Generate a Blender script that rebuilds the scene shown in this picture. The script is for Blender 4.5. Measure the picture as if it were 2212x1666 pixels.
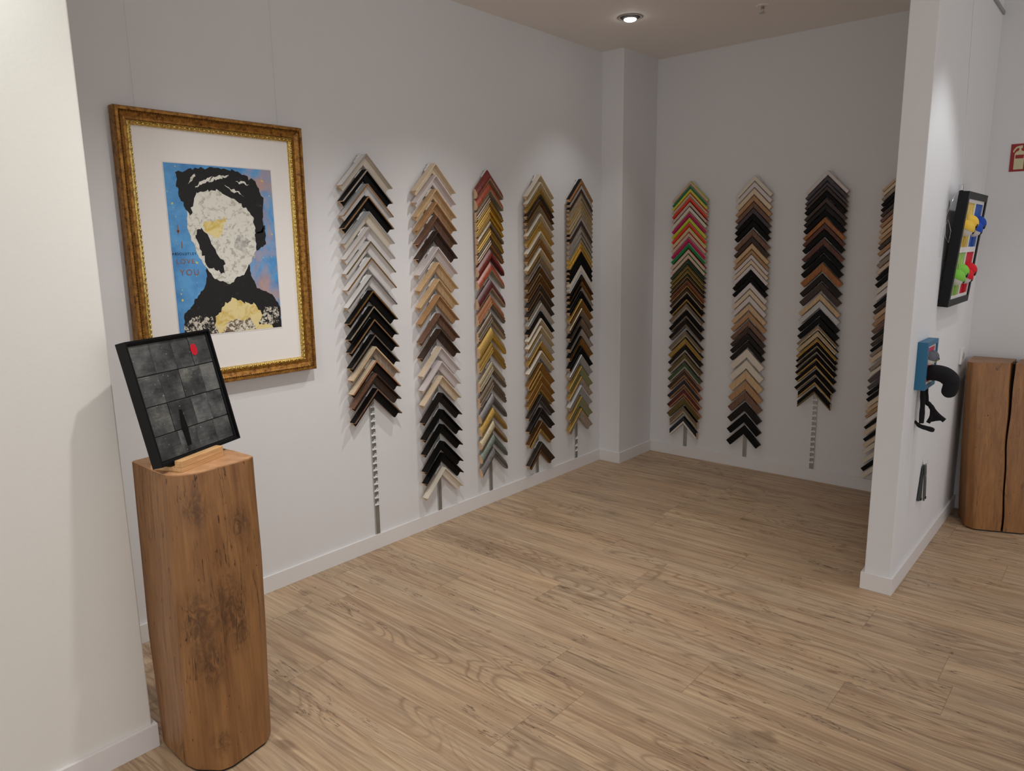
import bpy, bmesh, math, random
from mathutils import Vector, Matrix, noise as mn
random.seed(7)
for o in list(bpy.data.objects): bpy.data.objects.remove(o)
S = bpy.context.scene
COL = S.collection

# ------------------------------------------------------------ camera
CH = 2.733            # ceiling height
YP = -2.135           # room-facing side of the partition on the right
CP = Vector((-4.66683, -2.82069, 1.5))
CR = Vector((0.64897547, -0.76067806, -0.01413254))
CU = Vector((0.15041079, 0.11007025, 0.98247704))
CF = Vector((0.74579316, 0.63972918, -0.18584708))
cam = bpy.data.cameras.new('camera'); co = bpy.data.objects.new('camera', cam); COL.objects.link(co)
cam.sensor_width = 36; cam.sensor_fit = 'HORIZONTAL'; cam.lens = 36 * 1579.8416 / 2212
cam.clip_start = .02
M = Matrix((CR, CU, -CF)).transposed().to_4x4(); M.translation = CP
co.matrix_world = M
S.camera = co

# ------------------------------------------------------------ light
S.view_settings.view_transform = 'Standard'; S.view_settings.look = 'None'
S.view_settings.gamma = 1; S.view_settings.use_curve_mapping = False
S.view_settings.exposure = 0.0
W = bpy.data.worlds.new('world'); S.world = W; W.use_nodes = True
W.node_tree.nodes['Background'].inputs[0].default_value = (.96, .98, 1, 1)
W.node_tree.nodes['Background'].inputs[1].default_value = 1.03

def spot(x, y, power, tx=0, ty=0, ang=95, blend=.7, size=.03, color=(1, .98, .955)):
    l = bpy.data.lights.new('spotlight', 'SPOT'); l.energy = power; l.spot_size = math.radians(ang)
    l.spot_blend = blend; l.shadow_soft_size = size; l.color = color
    o = bpy.data.objects.new('spotlight', l); COL.objects.link(o)
    o.location = (x, y, CH - .05)
    d = Vector((tx, ty, -1)); o.rotation_euler = d.to_track_quat('-Z', 'Y').to_euler()
    return o
spot(-.944, -.521, 11, .05, .15, 80, .8)
spot(-1.95, -1.0, 46, -.05, .20, 96, .95)
spot(-3.20, -1.35, 74, .05, .30, 102, .95)
spot(-2.7, -2.2, 7, .12, .10, 96, .9, .14)
spot(-1.25, -2.72, 24, .05, .3, 66, .6, color=(.93, .96, 1))
spot(-.55, -3.1, 14, .05, .2, 66, .6, color=(1, .97, .94))
spot(-4.35, -1.2, 32, -.02, .55, 112, .9, .06, color=(.97, 1, .95))
spot(-4.3, -3.2, 10, 0, 0, 110, .9)

# ------------------------------------------------------------ helpers
def lin(c):
    c = c / 255
    return c / 12.92 if c <= .04045 else ((c + .055) / 1.055) ** 2.4
def L3(rgb): return tuple(lin(v) for v in rgb) + (1,)
class N:
    def __init__(s, name):
        s.m = bpy.data.materials.new(name); s.m.use_nodes = True; s.t = s.m.node_tree
        s.b = s.t.nodes['Principled BSDF']
    def n(s, ty, **kw):
        x = s.t.nodes.new(ty)
        for k, v in kw.items():
            if k in x.inputs.keys() if isinstance(k, str) else False: x.inputs[k].default_value = v
            else: setattr(x, k, v)
        return x
    def l(s, a, b): s.t.links.new(a, b)
    def math(s, op, a, b=None, clamp=False):
        x = s.t.nodes.new('ShaderNodeMath'); x.operation = op; x.use_clamp = clamp
        for i, v in enumerate((a, b)):
            if v is None: continue
            if isinstance(v, (int, float)): x.inputs[i].default_value = v
            else: s.l(v, x.inputs[i])
        return x.outputs[0]
    def mix(s, f, a, b, mode='MIX'):
        x = s.t.nodes.new('ShaderNodeMix'); x.data_type = 'RGBA'; x.blend_type = mode
        for i, v in ((0, f), (6, a), (7, b)):
            if isinstance(v, (int, float)): x.inputs[i].default_value = v
            elif isinstance(v, tuple): x.inputs[i].default_value = v
            else: s.l(v, x.inputs[i])
        return x.outputs[2]
    def noise(s, vec, scale, detail=4, rough=.55, dist=0):
        x = s.t.nodes.new('ShaderNodeTexNoise'); x.inputs['Scale'].default_value = scale
        x.inputs['Detail'].default_value = detail; x.inputs['Roughness'].default_value = rough
        x.inputs['Distortion'].default_value = dist; s.l(vec, x.inputs['Vector']); return x.outputs[0]
    def coord(s, scale=(1, 1, 1), gen='Object', loc=(0, 0, 0)):
        c = s.t.nodes.new('ShaderNodeTexCoord'); m = s.t.nodes.new('ShaderNodeMapping')
        m.inputs['Scale'].default_value = scale; m.inputs['Location'].default_value = loc
        s.l(c.outputs[gen], m.inputs['Vector']); return m.outputs[0]
    def ramp(s, f, stops):
        r = s.t.nodes.new('ShaderNodeValToRGB'); e = r.color_ramp.elements
        while len(e) > 1: e.remove(e[0])
        e[0].position, e[0].color = stops[0][0], stops[0][1]
        for p, c in stops[1:]:
            q = e.new(p); q.color = c
        s.l(f, r.inputs[0]); return r.outputs[0]
    def bump(s, h, strength=.3, dist=.002):
        b = s.t.nodes.new('ShaderNodeBump'); b.inputs['Strength'].default_value = strength
        b.inputs['Distance'].default_value = dist; s.l(h, b.inputs['Height']); s.l(b.outputs[0], s.b.inputs['Normal'])
    def set(s, rough=.5, metal=0, spec=None):
        s.b.inputs['Roughness'].default_value = rough; s.b.inputs['Metallic'].default_value = metal
        if spec is not None: s.b.inputs['Specular IOR Level'].default_value = spec
    def color(s, v):
        if isinstance(v, tuple): s.b.inputs['Base Color'].default_value = v
        else: s.l(v, s.b.inputs['Base Color'])

def paint(name, rgb, rough=.5, var=.04, bump=.0, bscale=300, metal=0, spec=None):
    n = N(name); v = n.coord()
    c = L3(rgb); d = tuple(x * (1 - var * 3) for x in c[:3]) + (1,)
    f = n.noise(v, 9, 3)
    n.color(n.mix(f, c, d)); n.set(rough, metal, spec)
    if bump: n.bump(n.noise(v, bscale, 3), bump, .001)
    return n.m
def wood(name, a, b, rough=.5, scale=(60, 60, 6), metal=0, bump=.15):
    n = N(name); v = n.coord(scale)
    f = n.noise(v, 1.6, 5, .6, .6)
    n.color(n.ramp(f, [(.3, L3(b)), (.68, L3(a))])); n.set(rough, metal); n.bump(f, bump, .001)
    return n.m
def leaf(name, a, b, rough=.38, metal=.75, sc=230, bump=.35):
    n = N(name); v = n.coord(); f = n.noise(v, sc, 5, .65)
    n.color(n.ramp(f, [(.30, L3(b)), (.62, L3(a))])); n.set(rough, metal); n.bump(f, bump * .6, .001)
    return n.m

MT = {}
MT['wall'] = paint('white_wall_paint', (223, 222, 223), .75, .01, .12, 260)
MT['wall2'] = paint('rolled_wall_paint', (228, 225, 219), .7, .01, .55, 95)
MT['ceil'] = paint('ceiling_paint', (238, 232, 227), .8, .01)
MT['base'] = paint('baseboard_lacquer', (226, 223, 222), .35, .01)
MT['rail'] = paint('brushed_aluminium', (190, 190, 186), .35, .03, 0, 1, .7)
MT['hook'] = paint('clear_plastic_hook', (240, 240, 240), .25, .02)
MT['clip'] = paint('hanger_clip_grey', (226, 224, 222), .4, .02)
MT['raw'] = paint('raw_wood_end', (214, 178, 140), .7, .06)
MT['blk'] = paint('black_lacquer', (9, 9, 11), .5, .03, 0, 1, 0, .25)
MT['blkm'] = paint('matte_black', (20, 20, 22), .55, .03)
MT['chrome'] = paint('polished_steel', (190, 190, 188), .18, .02, 0, 1, 1)
MT['wire'] = paint('nylon_wire', (190, 186, 182), .4, 0)
# moulding finishes: key -> material
def P(k, rgb, r=.45): MT[k] = paint('finish_' + k, rgb, r, .03)
def Wd(k, a, b, r=.5): MT[k] = wood('woodgrain_' + k, a, b, r)
def Gd(k, a, b, r=.38, m=.7): MT[k] = leaf('leaf_' + k, a, b, r, m)
P('white', (226, 222, 220)); P('cream', (222, 212, 196)); P('pinkwhite', (214, 204, 202)); P('greywhite', (198, 198, 198))
P('taupe', (160, 148, 138)); P('grey', (150, 148, 146)); P('slate', (66, 58, 64)); P('dgrey', (48, 46, 48))
MT['black'] = paint('finish_black', (7, 7, 7), .55, .03, 0, 1, 0, .2); MT['brownblack'] = paint('finish_brownblack', (24, 17, 15), .5, .03, 0, 1, 0, .3); P('navy', (22, 30, 44)); P('yellow', (206, 200, 52), .5); P('lime', (196, 204, 40), .5)
P('green', (14, 124, 66), .5); P('orange', (226, 56, 30), .5); P('magenta', (186, 16, 88), .5); P('crimson', (150, 18, 40), .5)
P('dgreen', (36, 48, 34)); P('mossgreen', (58, 84, 52)); P('sage', (130, 132, 96)); P('pinkbeige', (206, 178, 158)); P('peach', (214, 184, 150))
Wd('oak', (214, 184, 144), (190, 156, 116)); Wd('tan', (186, 146, 104), (160, 120, 82)); Wd('walnut', (128, 94, 74), (96, 68, 54))
Wd('darkbrown', (68, 46, 34), (42, 28, 20)); Wd('palewood', (222, 204, 178), (206, 184, 156)); Wd('redwood', (132, 44, 30), (86, 26, 20), .35)
Wd('orangewood', (176, 78, 42), (130, 50, 28), .35); Wd('burgundy', (96, 32, 32), (62, 20, 24), .35); Wd('amber', (170, 104, 40), (130, 74, 26), .35)
Wd('copperwood', (178, 122, 84), (146, 94, 62), .4); Wd('greywood', (168, 152, 136), (128, 114, 100)); Wd('redbrown', (104, 48, 28), (66, 30, 20), .4)
Gd('gold', (188, 154, 82), (140, 108, 50), .42, .5); Gd('brightgold', (240, 206, 96), (206, 160, 50), .25); Gd('antiquegold', (156, 112, 50), (84, 56, 26), .42, .5)
Gd('champagne', (200, 186, 156), (150, 136, 110)); Gd('silver', (206, 204, 200), (150, 148, 146)); Gd('pewter', (136, 132, 130), (78, 74, 74))
Gd('bronze', (120, 84, 44), (52, 34, 20)); Gd('taupesilver', (156, 140, 122), (106, 92, 80)); Gd('copper', (188, 144, 98), (146, 104, 66))
Gd('olive', (116, 100, 52), (74, 62, 30), .45, .3); Gd('greensilver', (140, 148, 136), (84, 92, 84)); Gd('darkleaf', (66, 54, 46), (26, 20, 18), .4, .4)

def link(name, me, mats=(), parent=None):
    o = bpy.data.objects.new(name, me); COL.objects.link(o)
    for m in mats: me.materials.append(m)
    if parent: o.parent = parent
    return o
def empty(name, loc, rz=0, label=None, cat=None, group=None):
    o = bpy.data.objects.new(name, None); COL.objects.link(o); o.location = loc; o.rotation_euler = (0, 0, rz)
    o.empty_display_size = .05
    tag(o, label, cat, group); return o
def tag(o, label=None, cat=None, group=None, kind=None):
    if label:
        assert 4 <= len(label.split()) <= 16, (len(label.split()), label)
        o['label'] = label
    if cat: o['category'] = cat
    if group: o['group'] = group
    if kind: o['kind'] = kind
    return o
def mesh(name, V, F, mi=None, smooth=False):
    me = bpy.data.meshes.new(name); me.from_pydata([tuple(v) for v in V], [], F)
    if mi:
        for p, i in zip(me.polygons, mi): p.material_index = i
    if smooth:
        for p in me.polygons: p.use_smooth = True
    me.update(); return me
class MB:
    def __init__(s): s.V = []; s.F = []; s.I = []; s.sm = []
    def add(s, V, F, i=0, sm=False):
        b = len(s.V); s.V += [Vector(v) for v in V]; s.F += [tuple(x + b for x in f) for f in F]; s.I += [i] * len(F); s.sm += [sm] * len(F)
    def box(s, a, b, i=0):
        x0, y0, z0 = [min(p, q) for p, q in zip(a, b)]; x1, y1, z1 = [max(p, q) for p, q in zip(a, b)]
        s.add([(x0, y0, z0), (x1, y0, z0), (x1, y1, z0), (x0, y1, z0), (x0, y0, z1), (x1, y0, z1), (x1, y1, z1), (x0, y1, z1)],
              [(0, 3, 2, 1), (4, 5, 6, 7), (0, 1, 5, 4), (1, 2, 6, 5), (2, 3, 7, 6), (3, 0, 4, 7)], i)
    def obox(s, O, X, Y, Z, i=0):   # oriented box from corner O
        O, X, Y, Z = map(Vector, (O, X, Y, Z))
        V = [O, O + X, O + X + Y, O + Y, O + Z, O + X + Z, O + X + Y + Z, O + Y + Z]
        F = [(0, 3, 2, 1), (4, 5, 6, 7), (0, 1, 5, 4), (1, 2, 6, 5), (2, 3, 7, 6), (3, 0, 4, 7)]
        if X.cross(Y).dot(Z) < 0: F = [f[::-1] for f in F]
        s.add(V, F, i)
    def cyl(s, c, r, h, ax=2, n=24, i=0, r2=None, smooth=True, caps=True):
        r2 = r if r2 is None else r2; c = Vector(c); V = []
        e = [Vector((1, 0, 0)), Vector((0, 1, 0)), Vector((0, 0, 1))]; A = e[ax]; B = e[(ax + 1) % 3]; C = e[(ax + 2) % 3]
        for k in range(n):
            t = 2 * math.pi * k / n; V.append(c + B * r * math.cos(t) + C * r * math.sin(t))
        for k in range(n):
            t = 2 * math.pi * k / n; V.append(c + A * h + B * r2 * math.cos(t) + C * r2 * math.sin(t))
        s.add(V, [(k, (k + 1) % n, n + (k + 1) % n, n + k) for k in range(n)], i, smooth)
        if caps: s.add(V, [tuple(range(n - 1, -1, -1)), tuple(range(n, 2 * n))], i)
    def tube(s, pts, rad, n=12, i=0):
        pts = [Vector(p) for p in pts]; rad = rad if isinstance(rad, list) else [rad] * len(pts); V = []; prev = None
        for k, p in enumerate(pts):
            d = (pts[min(k + 1, len(pts) - 1)] - pts[max(k - 1, 0)]).normalized()
            a = prev if prev is not None else (Vector((1, 0, 0)) if abs(d.x) < .9 else Vector((0, 1, 0)))
            a = (a - d * a.dot(d)).normalized(); b = d.cross(a); prev = a
            for j in range(n):
                t = 2 * math.pi * j / n; V.append(p + (a * math.cos(t) + b * math.sin(t)) * rad[k])
        m = len(pts)
        F = [(k * n + j, k * n + (j + 1) % n, (k + 1) * n + (j + 1) % n, (k + 1) * n + j) for k in range(m - 1) for j in range(n)]
        s.add(V, F, i, True); s.add(V, [tuple(range(n - 1, -1, -1)), tuple(range((m - 1) * n, m * n))], i)
    def ball(s, c, r, n=20, i=0, z0=-1., sq=(1, 1, 1), rot=None):
        V = []; F = []; m = n // 2; c = Vector(c)
        t0 = math.asin(max(-1, z0))
        for a in range(m + 1):
            th = t0 + (math.pi / 2 - t0) * a / m
            for b in range(n):
                ph = 2 * math.pi * b / n
                v = Vector((math.cos(th) * math.cos(ph) * sq[0], math.cos(th) * math.sin(ph) * sq[1], math.sin(th) * sq[2])) * r
                if rot: v = rot @ v
                V.append(c + v)
        F = [(a * n + b, a * n + (b + 1) % n, (a + 1) * n + (b + 1) % n, (a + 1) * n + b) for a in range(m) for b in range(n)]
        s.add(V, F, i, True)
        if z0 > -1: s.add(V, [tuple(range(n - 1, -1, -1))], i)
    def prism(s, poly, f, i=0, ie=None):    # poly list of 2D; f(u,v,k) -> point, k in 0,1
        n = len(poly); V = [f(u, v, 0) for u, v in poly] + [f(u, v, 1) for u, v in poly]
        s.add(V, [(k, (k + 1) % n, n + (k + 1) % n, n + k) for k in range(n)], i if ie is None else ie)
        s.add(V, [tuple(range(n - 1, -1, -1)), tuple(range(n, 2 * n))], i)
    def build(s, name, mats, parent=None, bevel=0, merge=False):
        me = mesh(name, s.V, s.F, s.I)
        for p, q in zip(me.polygons, s.sm): p.use_smooth = q
        bm = bmesh.new(); bm.from_mesh(me)
        if merge: bmesh.ops.remove_doubles(bm, verts=bm.verts, dist=1e-5)
        bmesh.ops.recalc_face_normals(bm, faces=bm.faces)
        bm.to_mesh(me); bm.free()
        if not isinstance(mats, (list, tuple)): mats = [mats]
        o = link(name, me, mats, parent)
        if bevel:
            b = o.modifiers.new('bevel', 'BEVEL'); b.width = bevel; b.segments = 2; b.limit_method = 'ANGLE'
        return o
def put(o, loc): o.location = loc; return o

# ------------------------------------------------------------ floor material
def floor_mat():
    n = N('oak_plank_floor'); tc = n.t.nodes.new('ShaderNodeTexCoord'); sp = n.t.nodes.new('ShaderNodeSeparateXYZ')
    n.l(tc.outputs['Object'], sp.inputs[0]); X, Y = sp.outputs[0], sp.outputs[1]
    u = n.math('DIVIDE', n.math('ADD', X, 3.003), .2065); row = n.math('FLOOR', u); fu = n.math('FRACT', u)
    wn = n.t.nodes.new('ShaderNodeTexWhiteNoise'); wn.noise_dimensions = '1D'; n.l(row, wn.inputs['W'])
    v = n.math('ADD', n.math('DIVIDE', Y, 1.22), n.math('MULTIPLY', wn.outputs[0], 7.3)); pid = n.math('FLOOR', v); fv = n.math('FRACT', v)
    cb = n.t.nodes.new('ShaderNodeCombineXYZ'); n.l(row, cb.inputs[0]); n.l(pid, cb.inputs[1])
    w2 = n.t.nodes.new('ShaderNodeTexWhiteNoise'); w2.noise_dimensions = '2D'; n.l(cb.outputs[0], w2.inputs['Vector'])
    # shifted coordinates per plank
    c2 = n.t.nodes.new('ShaderNodeCombineXYZ'); n.l(n.math('ADD', X, n.math('MULTIPLY', row, .73)), c2.inputs[0]); n.l(Y, c2.inputs[1]); n.l(n.math('MULTIPLY', w2.outputs[0], 9), c2.inputs[2])
    def mp(sc, lz=0):
        m = n.t.nodes.new('ShaderNodeMapping'); m.inputs['Scale'].default_value = sc; m.inputs['Location'].default_value = (0, 0, lz)
        n.l(c2.outputs[0], m.inputs['Vector']); return m.outputs[0]
    big = n.noise(mp((9, 1.1, 1)), 1.2, 4, .6, 1.2)
    # cathedral rings
    wv = n.t.nodes.new('ShaderNodeTexWave'); wv.wave_type = 'BANDS'; wv.bands_direction = 'X'
    wv.inputs['Scale'].default_value = 2.4; wv.inputs['Distortion'].default_value = 14; wv.inputs['Detail'].default_value = 3; wv.inputs['Detail Scale'].default_value = .7
    n.l(mp((7, .9, 1), 2), wv.inputs['Vector'])
    fine = n.noise(mp((150, 5, 1), 4), 1.0, 4, .7, .2)
    crack = n.noise(mp((40, 1.1, 1), 9), 1.0, 5, .62, 1.0)
    knot = n.noise(mp((11, 4.5, 1), 14), 1.0, 2, .5, .4)
    base = n.ramp(big, [(.24, L3((150, 134, 114))), (.42, L3((188, 164, 136))), (.6, L3((206, 180, 148))), (.8, L3((220, 198, 164)))])
    base = n.mix(n.math('MULTIPLY', n.ramp(n.noise(mp((7, .8, 1), 60), 1.0, 3), [(.42, (0, 0, 0, 1)), (.62, (1, 1, 1, 1))]), .42), base, L3((200, 164, 128)))
    mid = n.noise(mp((46, 1.3, 1), 6), 1.0, 5, .66, .8)
    base = n.mix(n.math('MULTIPLY', n.ramp(mid, [(.36, (1, 1, 1, 1)), (.52, (0, 0, 0, 1))]), .50), base, L3((134, 104, 78)))
    base = n.mix(n.math('MULTIPLY', n.ramp(mid, [(.54, (0, 0, 0, 1)), (.68, (1, 1, 1, 1))]), .45), base, L3((228, 206, 172)))
    base = n.mix(n.math('MULTIPLY', wv.outputs['Fac'], .20), base, L3((146, 112, 82)), 'MIX')
    # cathedral figure: contour lines of a stretched noise
    cat = n.noise(mp((5.5, .75, 1), 21), 1.0, 2, .45, .5)
    lines = n.math('ABSOLUTE', n.math('SUBTRACT', n.math('FRACT', n.math('MULTIPLY', cat, 26)), .5))
    gate = n.ramp(n.noise(mp((2.2, .6, 1), 33), 1.0, 2), [(.46, (0, 0, 0, 1)), (.56, (1, 1, 1, 1))])
    base = n.mix(n.math('MULTIPLY', n.math('MULTIPLY', n.math('SUBTRACT', lines, .28, True), 2.6), gate), base, L3((124, 98, 74)))
    base = n.mix(n.math('MULTIPLY', n.math('SUBTRACT', fine, .36, True), .9), base, L3((122, 98, 76)))
    v1 = n.math('ABSOLUTE', n.math('SUBTRACT', n.noise(mp((15, 1.15, 1), 40), 1.0, 5, .62, .6), .5))
    gat2 = n.math('GREATER_THAN', n.noise(mp((3, 2.2, 1), 51), 1.0, 2), .535)
    base = n.mix(n.math('MULTIPLY', n.math('MULTIPLY', n.math('LESS_THAN', v1, .0055), gat2), .7), base, L3((72, 56, 44)))
    ck = n.ramp(crack, [(.0, (1, 1, 1, 1)), (.26, (1, 1, 1, 1)), (.32, (.35, .35, .35, 1)), (.38, (0, 0, 0, 1))])
    base = n.mix(n.math('MULTIPLY', ck, .75), base, L3((80, 62, 48)))
    kn = n.ramp(knot, [(.24, (1, 1, 1, 1)), (.30, (0, 0, 0, 1))])
    base = n.mix(n.math('MULTIPLY', kn, .55), base, L3((110, 86, 66)))
    tint = n.mix(w2.outputs[0], (1.03, 1.02, 1.0, 1), (.93, .935, .95, 1)); base = n.mix(1.0, base, tint, 'MULTIPLY')
    seam = n.math('MAXIMUM', n.math('LESS_THAN', n.math('MINIMUM', fu, n.math('SUBTRACT', 1, fu)), .0045),
                  n.math('LESS_THAN', n.math('MINIMUM', fv, n.math('SUBTRACT', 1, fv)), .0008))
    base = n.mix(n.math('MULTIPLY', seam, .45), base, L3((66, 50, 38)))
    n.color(base); n.set(.42, 0, .4)
    n.bump(n.math('SUBTRACT', fine, seam), .12, .001)
    return n.m
FL = floor_mat()

# ------------------------------------------------------------ room
PX, PY = .4302, .1638      # pillar
PE, PL = -1.3846, -2.0312  # partition end and far side
NX, NY = -3.865, -.6565    # near wall block
BH, BT = .0769, .012
def st(o, label=None): return tag(o, label, None, None, 'structure')
b = MB(); b.box((-7, -6, -.1), (.2, .2, 0)); st(b.build('floor', FL))
b = MB(); b.box((-7, -6, CH), (.2, .2, CH + .1)); st(b.build('ceiling', MT['ceil']))
b = MB(); b.box((NX, 0, 0), (.2, .2, CH)); st(b.build('wall_left', MT['wall']))
b = MB(); b.box((0, -6, 0), (.2, 0, CH)); st(b.build('wall_back', MT['wall']))
b = MB(); b.box((-PX, -PY, 0), (0, 0, CH)); st(b.build('wall_pillar', MT['wall']))
b = MB(); b.box((PE, YP, 0), (0, PL, CH)); st(b.build('wall_right', MT['wall'], bevel=.003))
b = MB(); b.box((-7, NY, 0), (NX, .2, CH)); st(b.build('wall_near', MT['wall2'], bevel=.004))
def bb(name, segs):
    b = MB()
    for s in segs: b.box(*s)
    return st(b.build(name, MT['base'], bevel=.0012))
bb('baseboard_left', [((NX + BT, -BT, 0), (-PX - BT, 0, BH))])
bb('baseboard_pillar', [((-PX - BT, -PY - BT, 0), (-PX, 0, BH)), ((-PX, -PY - BT, 0), (-BT, -PY, BH))])
bb('baseboard_back', [((-BT, PL + BT, 0), (0, -PY, BH)), ((-BT, -6, 0), (0, YP - BT, BH))])
bb('baseboard_right', [((PE, YP - BT, 0), (0, YP, BH)), ((PE - BT, YP - BT, 0), (PE, PL + BT, BH)), ((PE, PL, 0), (0, PL + BT, BH))])
bb('baseboard_near', [((-7, NY - BT, 0), (NX + BT, NY, BH)), ((NX, NY, 0), (NX + BT, 0, BH))])

# ------------------------------------------------------------ corner samples
R2 = math.sqrt(2)
def profile(kind, w, h):
    # returns [(w,h)...] open polyline from outer back to inner back and a material index per segment (0 face 1 side 2 lip)
    if kind == 'L':
        return [(0, 0), (0, h), (.0045, h), (.0055, h * .38), (w * .45, h * .30), (w * .5, h * .38), (w, h * .3), (w, 0)], [1, 2, 0, 0, 0, 0, 0]
    if kind == 'F':
        return [(0, 0), (0, h * .95), (.002, h), (w * .93, h), (w, h * .9), (w, 0)], [1, 1, 0, 0, 2]
    if kind == 'T':   # flat face with a bright inner lip
        return [(0, 0), (0, h * .95), (.002, h), (w * .72, h * .85), (w * .74, h * .98), (w * .96, h * .98), (w, h * .85), (w, 0)], [1, 1, 0, 2, 2, 2, 2]
    if kind == 'R':   # rounded, rising to the inside
        c = [(w * .8 * math.sin(t), h * .32 + (h * .68) * (1 - math.cos(t))) for t in [i * math.pi / 2 / 6 for i in range(7)]]
        c = [(w * .8 * i / 6, h * .3 + h * .7 * math.sin(i / 6 * math.pi / 2)) for i in range(7)]
        return [(0, 0)] + c + [(w * .83, h * .72), (w * .86, h * .98), (w * .96, h * .94), (w, h * .7), (w, 0)], [1] + [0] * 6 + [0, 2, 2, 2, 2]
    if kind == 'G':   # stepped ridges rising to the inside
        return [(0, 0), (0, h * .35), (w * .12, h * .5), (w * .30, h * .62), (w * .32, h * .48), (w * .42, h * .5), (w * .44, h * .72), (w * .58, h * .86), (w * .60, h * .7), (w * .70, h * .74),
                (w * .72, h * .9), (w * .82, h), (w * .84, h * .76), (w * .95, h * .74), (w, h * .6), (w, 0)], [1, 0, 0, 1, 1, 0, 0, 1, 1, 0, 0, 2, 2, 2, 2]
    if kind == 'S':   # scooped, falling to the inside
        c = [(w * (.14 + .6 * i / 5), h * (.98 - .5 * math.sin(i / 5 * math.pi / 2))) for i in range(6)]
        return [(0, 0), (0, h * .9), (w * .05, h)] + c + [(w * .78, h * .6), (w * .93, h * .6), (w, h * .45), (w, 0)], [1, 1, 1] + [0] * 5 + [2, 2, 2, 2]
def arm(sgn, prof, seg, Ln, vert, want):
    """want: set of segment material ids drawn; closes with back and ends unless lip only"""
    m = MB(); A = []; B = []
    for (w, h) in prof:
        s0 = w; s1 = Ln + (w if vert else 0)
        for s, T in ((s0, A), (s1, B)):
            T.append(Vector((sgn * (s - w) / R2, -h, -(s + w) / R2)))
    n = len(prof)
    body = want is None
    for k in range(n - 1):
        m.add([A[k], A[k + 1], B[k + 1], B[k]], [(0, 1, 2, 3)], seg[k])
    m.add([A[0], A[-1], B[-1], B[0]], [(3, 2, 1, 0)], 3)
    m.add(B, [tuple(range(n))], 3)
    m.add(A, [tuple(range(n - 1, -1, -1))], 3)
    return m
def lipmesh(prof, seg, Ln, vert):
    m = MB(); e = .0006
    idx = [k for k in range(len(seg)) if seg[k] == 2]
    pts = [prof[idx[0]]] + [prof[k + 1] for k in idx]
    # offset outwards a hair
    P2 = []
    cx = sum(p[0] for p in pts) / len(pts); cy = min(p[1] for p in pts) * .6
    for (w, h) in pts: P2.append((w + (e if w > cx else -e), h + e))
    inner = [(min(max(w, cx - .004), cx + .004) if False else w, max(h - .004, 0)) for w, h in pts][::-1]
    loop = P2 + [(w, h) for w, h in inner]
    for sgn in (-1, 1):
        A = [Vector((sgn * 0, -h, -2 * w / R2)) for w, h in loop]
        B = [Vector((sgn * (Ln + (w if vert else 0) - w) / R2, -h, -((Ln + (w if vert else 0)) + w) / R2)) for w, h in loop]
        n = len(loop)
        m.add(A + B, [(k, (k + 1) % n, n + (k + 1) % n, n + k) for k in range(n)], 0)
        m.add(B, [tuple(range(n))], 0)
    return m
OUT = .019
ORD = lambda k: f"{k}{'th' if 10 < k % 100 < 14 else {1: 'st', 2: 'nd', 3: 'rd'}.get(k % 10, 'th')}"
def zfrom(ypx, wall, along, out):
    lo, hi = 0, 2.6
    for _ in range(40):
        z = (lo + hi) / 2
        Pn = Vector((along, -out, z)) if wall == 'A' else Vector((-out, along, z))
        d = Pn - CP; y = 833 - 1579.84 * d.dot(CU) / d.dot(CF)
        if y > ypx: lo = z
        else: hi = z
    return z
CLIP = None
def sample(wall, along, z, Ln, kind, w, h, face, side, lip, label, group, vert=False, raw='raw'):
    global CLIP
    prof, seg = profile(kind, w, h)
    t = empty('frame_corner_sample', (along, -OUT, z) if wall == 'A' else (-OUT, along, z), 0 if wall == 'A' else -math.pi / 2, label, 'frame sample', group)
    mats = [MT[face], MT[side], MT[lip] if lip else MT[face], MT[raw]]
    for s in (-1, 1): arm(s, prof, seg, Ln, vert, None).build('moulding_arm', mats, t)
    if lip: lipmesh(prof, seg, Ln, vert).build('edge_strip', MT[lip], t)
    if CLIP is None:
        m = MB()
        for s in (-1, 1):
            u = Vector((s, 0, -1)) / R2; v = Vector((-s, 0, -1)) / R2
            m.obox(Vector((0, .0005, .006)) + u * .004, u * .055, v * .012, (0, .005, 0))
            m.obox(Vector((0, .0005, .006)) + u * .018 - v * .003, u * .018, v * .003, (0, .004, 0))
        CLIP = m.build('hanger_clip', MT['clip'], t)
    else:
        c = CLIP.copy(); COL.objects.link(c); c.parent = t
    return t

HOOK = None
def rail(wall, along, ztop, hooks, label, tiltx=0):
    global HOOK
    t = empty('hanging_rail', (along, 0, 0) if wall == 'A' else (0, along, 0), 0 if wall == 'A' else -math.pi / 2, label, 'rail', 'aluminium sample rails on the walls')
    m = MB(); z0 = BH + .001
    m.box((-.0125, -.0035, z0), (.0125, 0, ztop))
    for x in (-.0125, -.0045, .0030, .0105): m.box((x, -.0085, z0), (x + .0022, -.0035, ztop))
    m.build('rail_profile', MT['rail'], t)
    for z in hooks:
        if HOOK is None:
            k = MB(); k.box((-.0135, -.0125, -.004), (.0135, -.0086, .0045))
            k.obox((-.004, -.0125, .0045), (.010, 0, .011), (.0022, 0, -.0022), (0, .0035, 0))
            k.obox((.006, -.0125, .0155), (.006, 0, -.009), (-.0022, 0, -.0018), (0, .0035, 0))
            k.box((-.003, -.0175, -.002), (.004, -.0125, .002))
            HOOK = k.build('hook', MT['hook'], t); HOOK.location = (0, 0, z)
        else:
            c = HOOK.copy(); COL.objects.link(c); c.parent = t; c.location = (0, 0, z)

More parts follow.
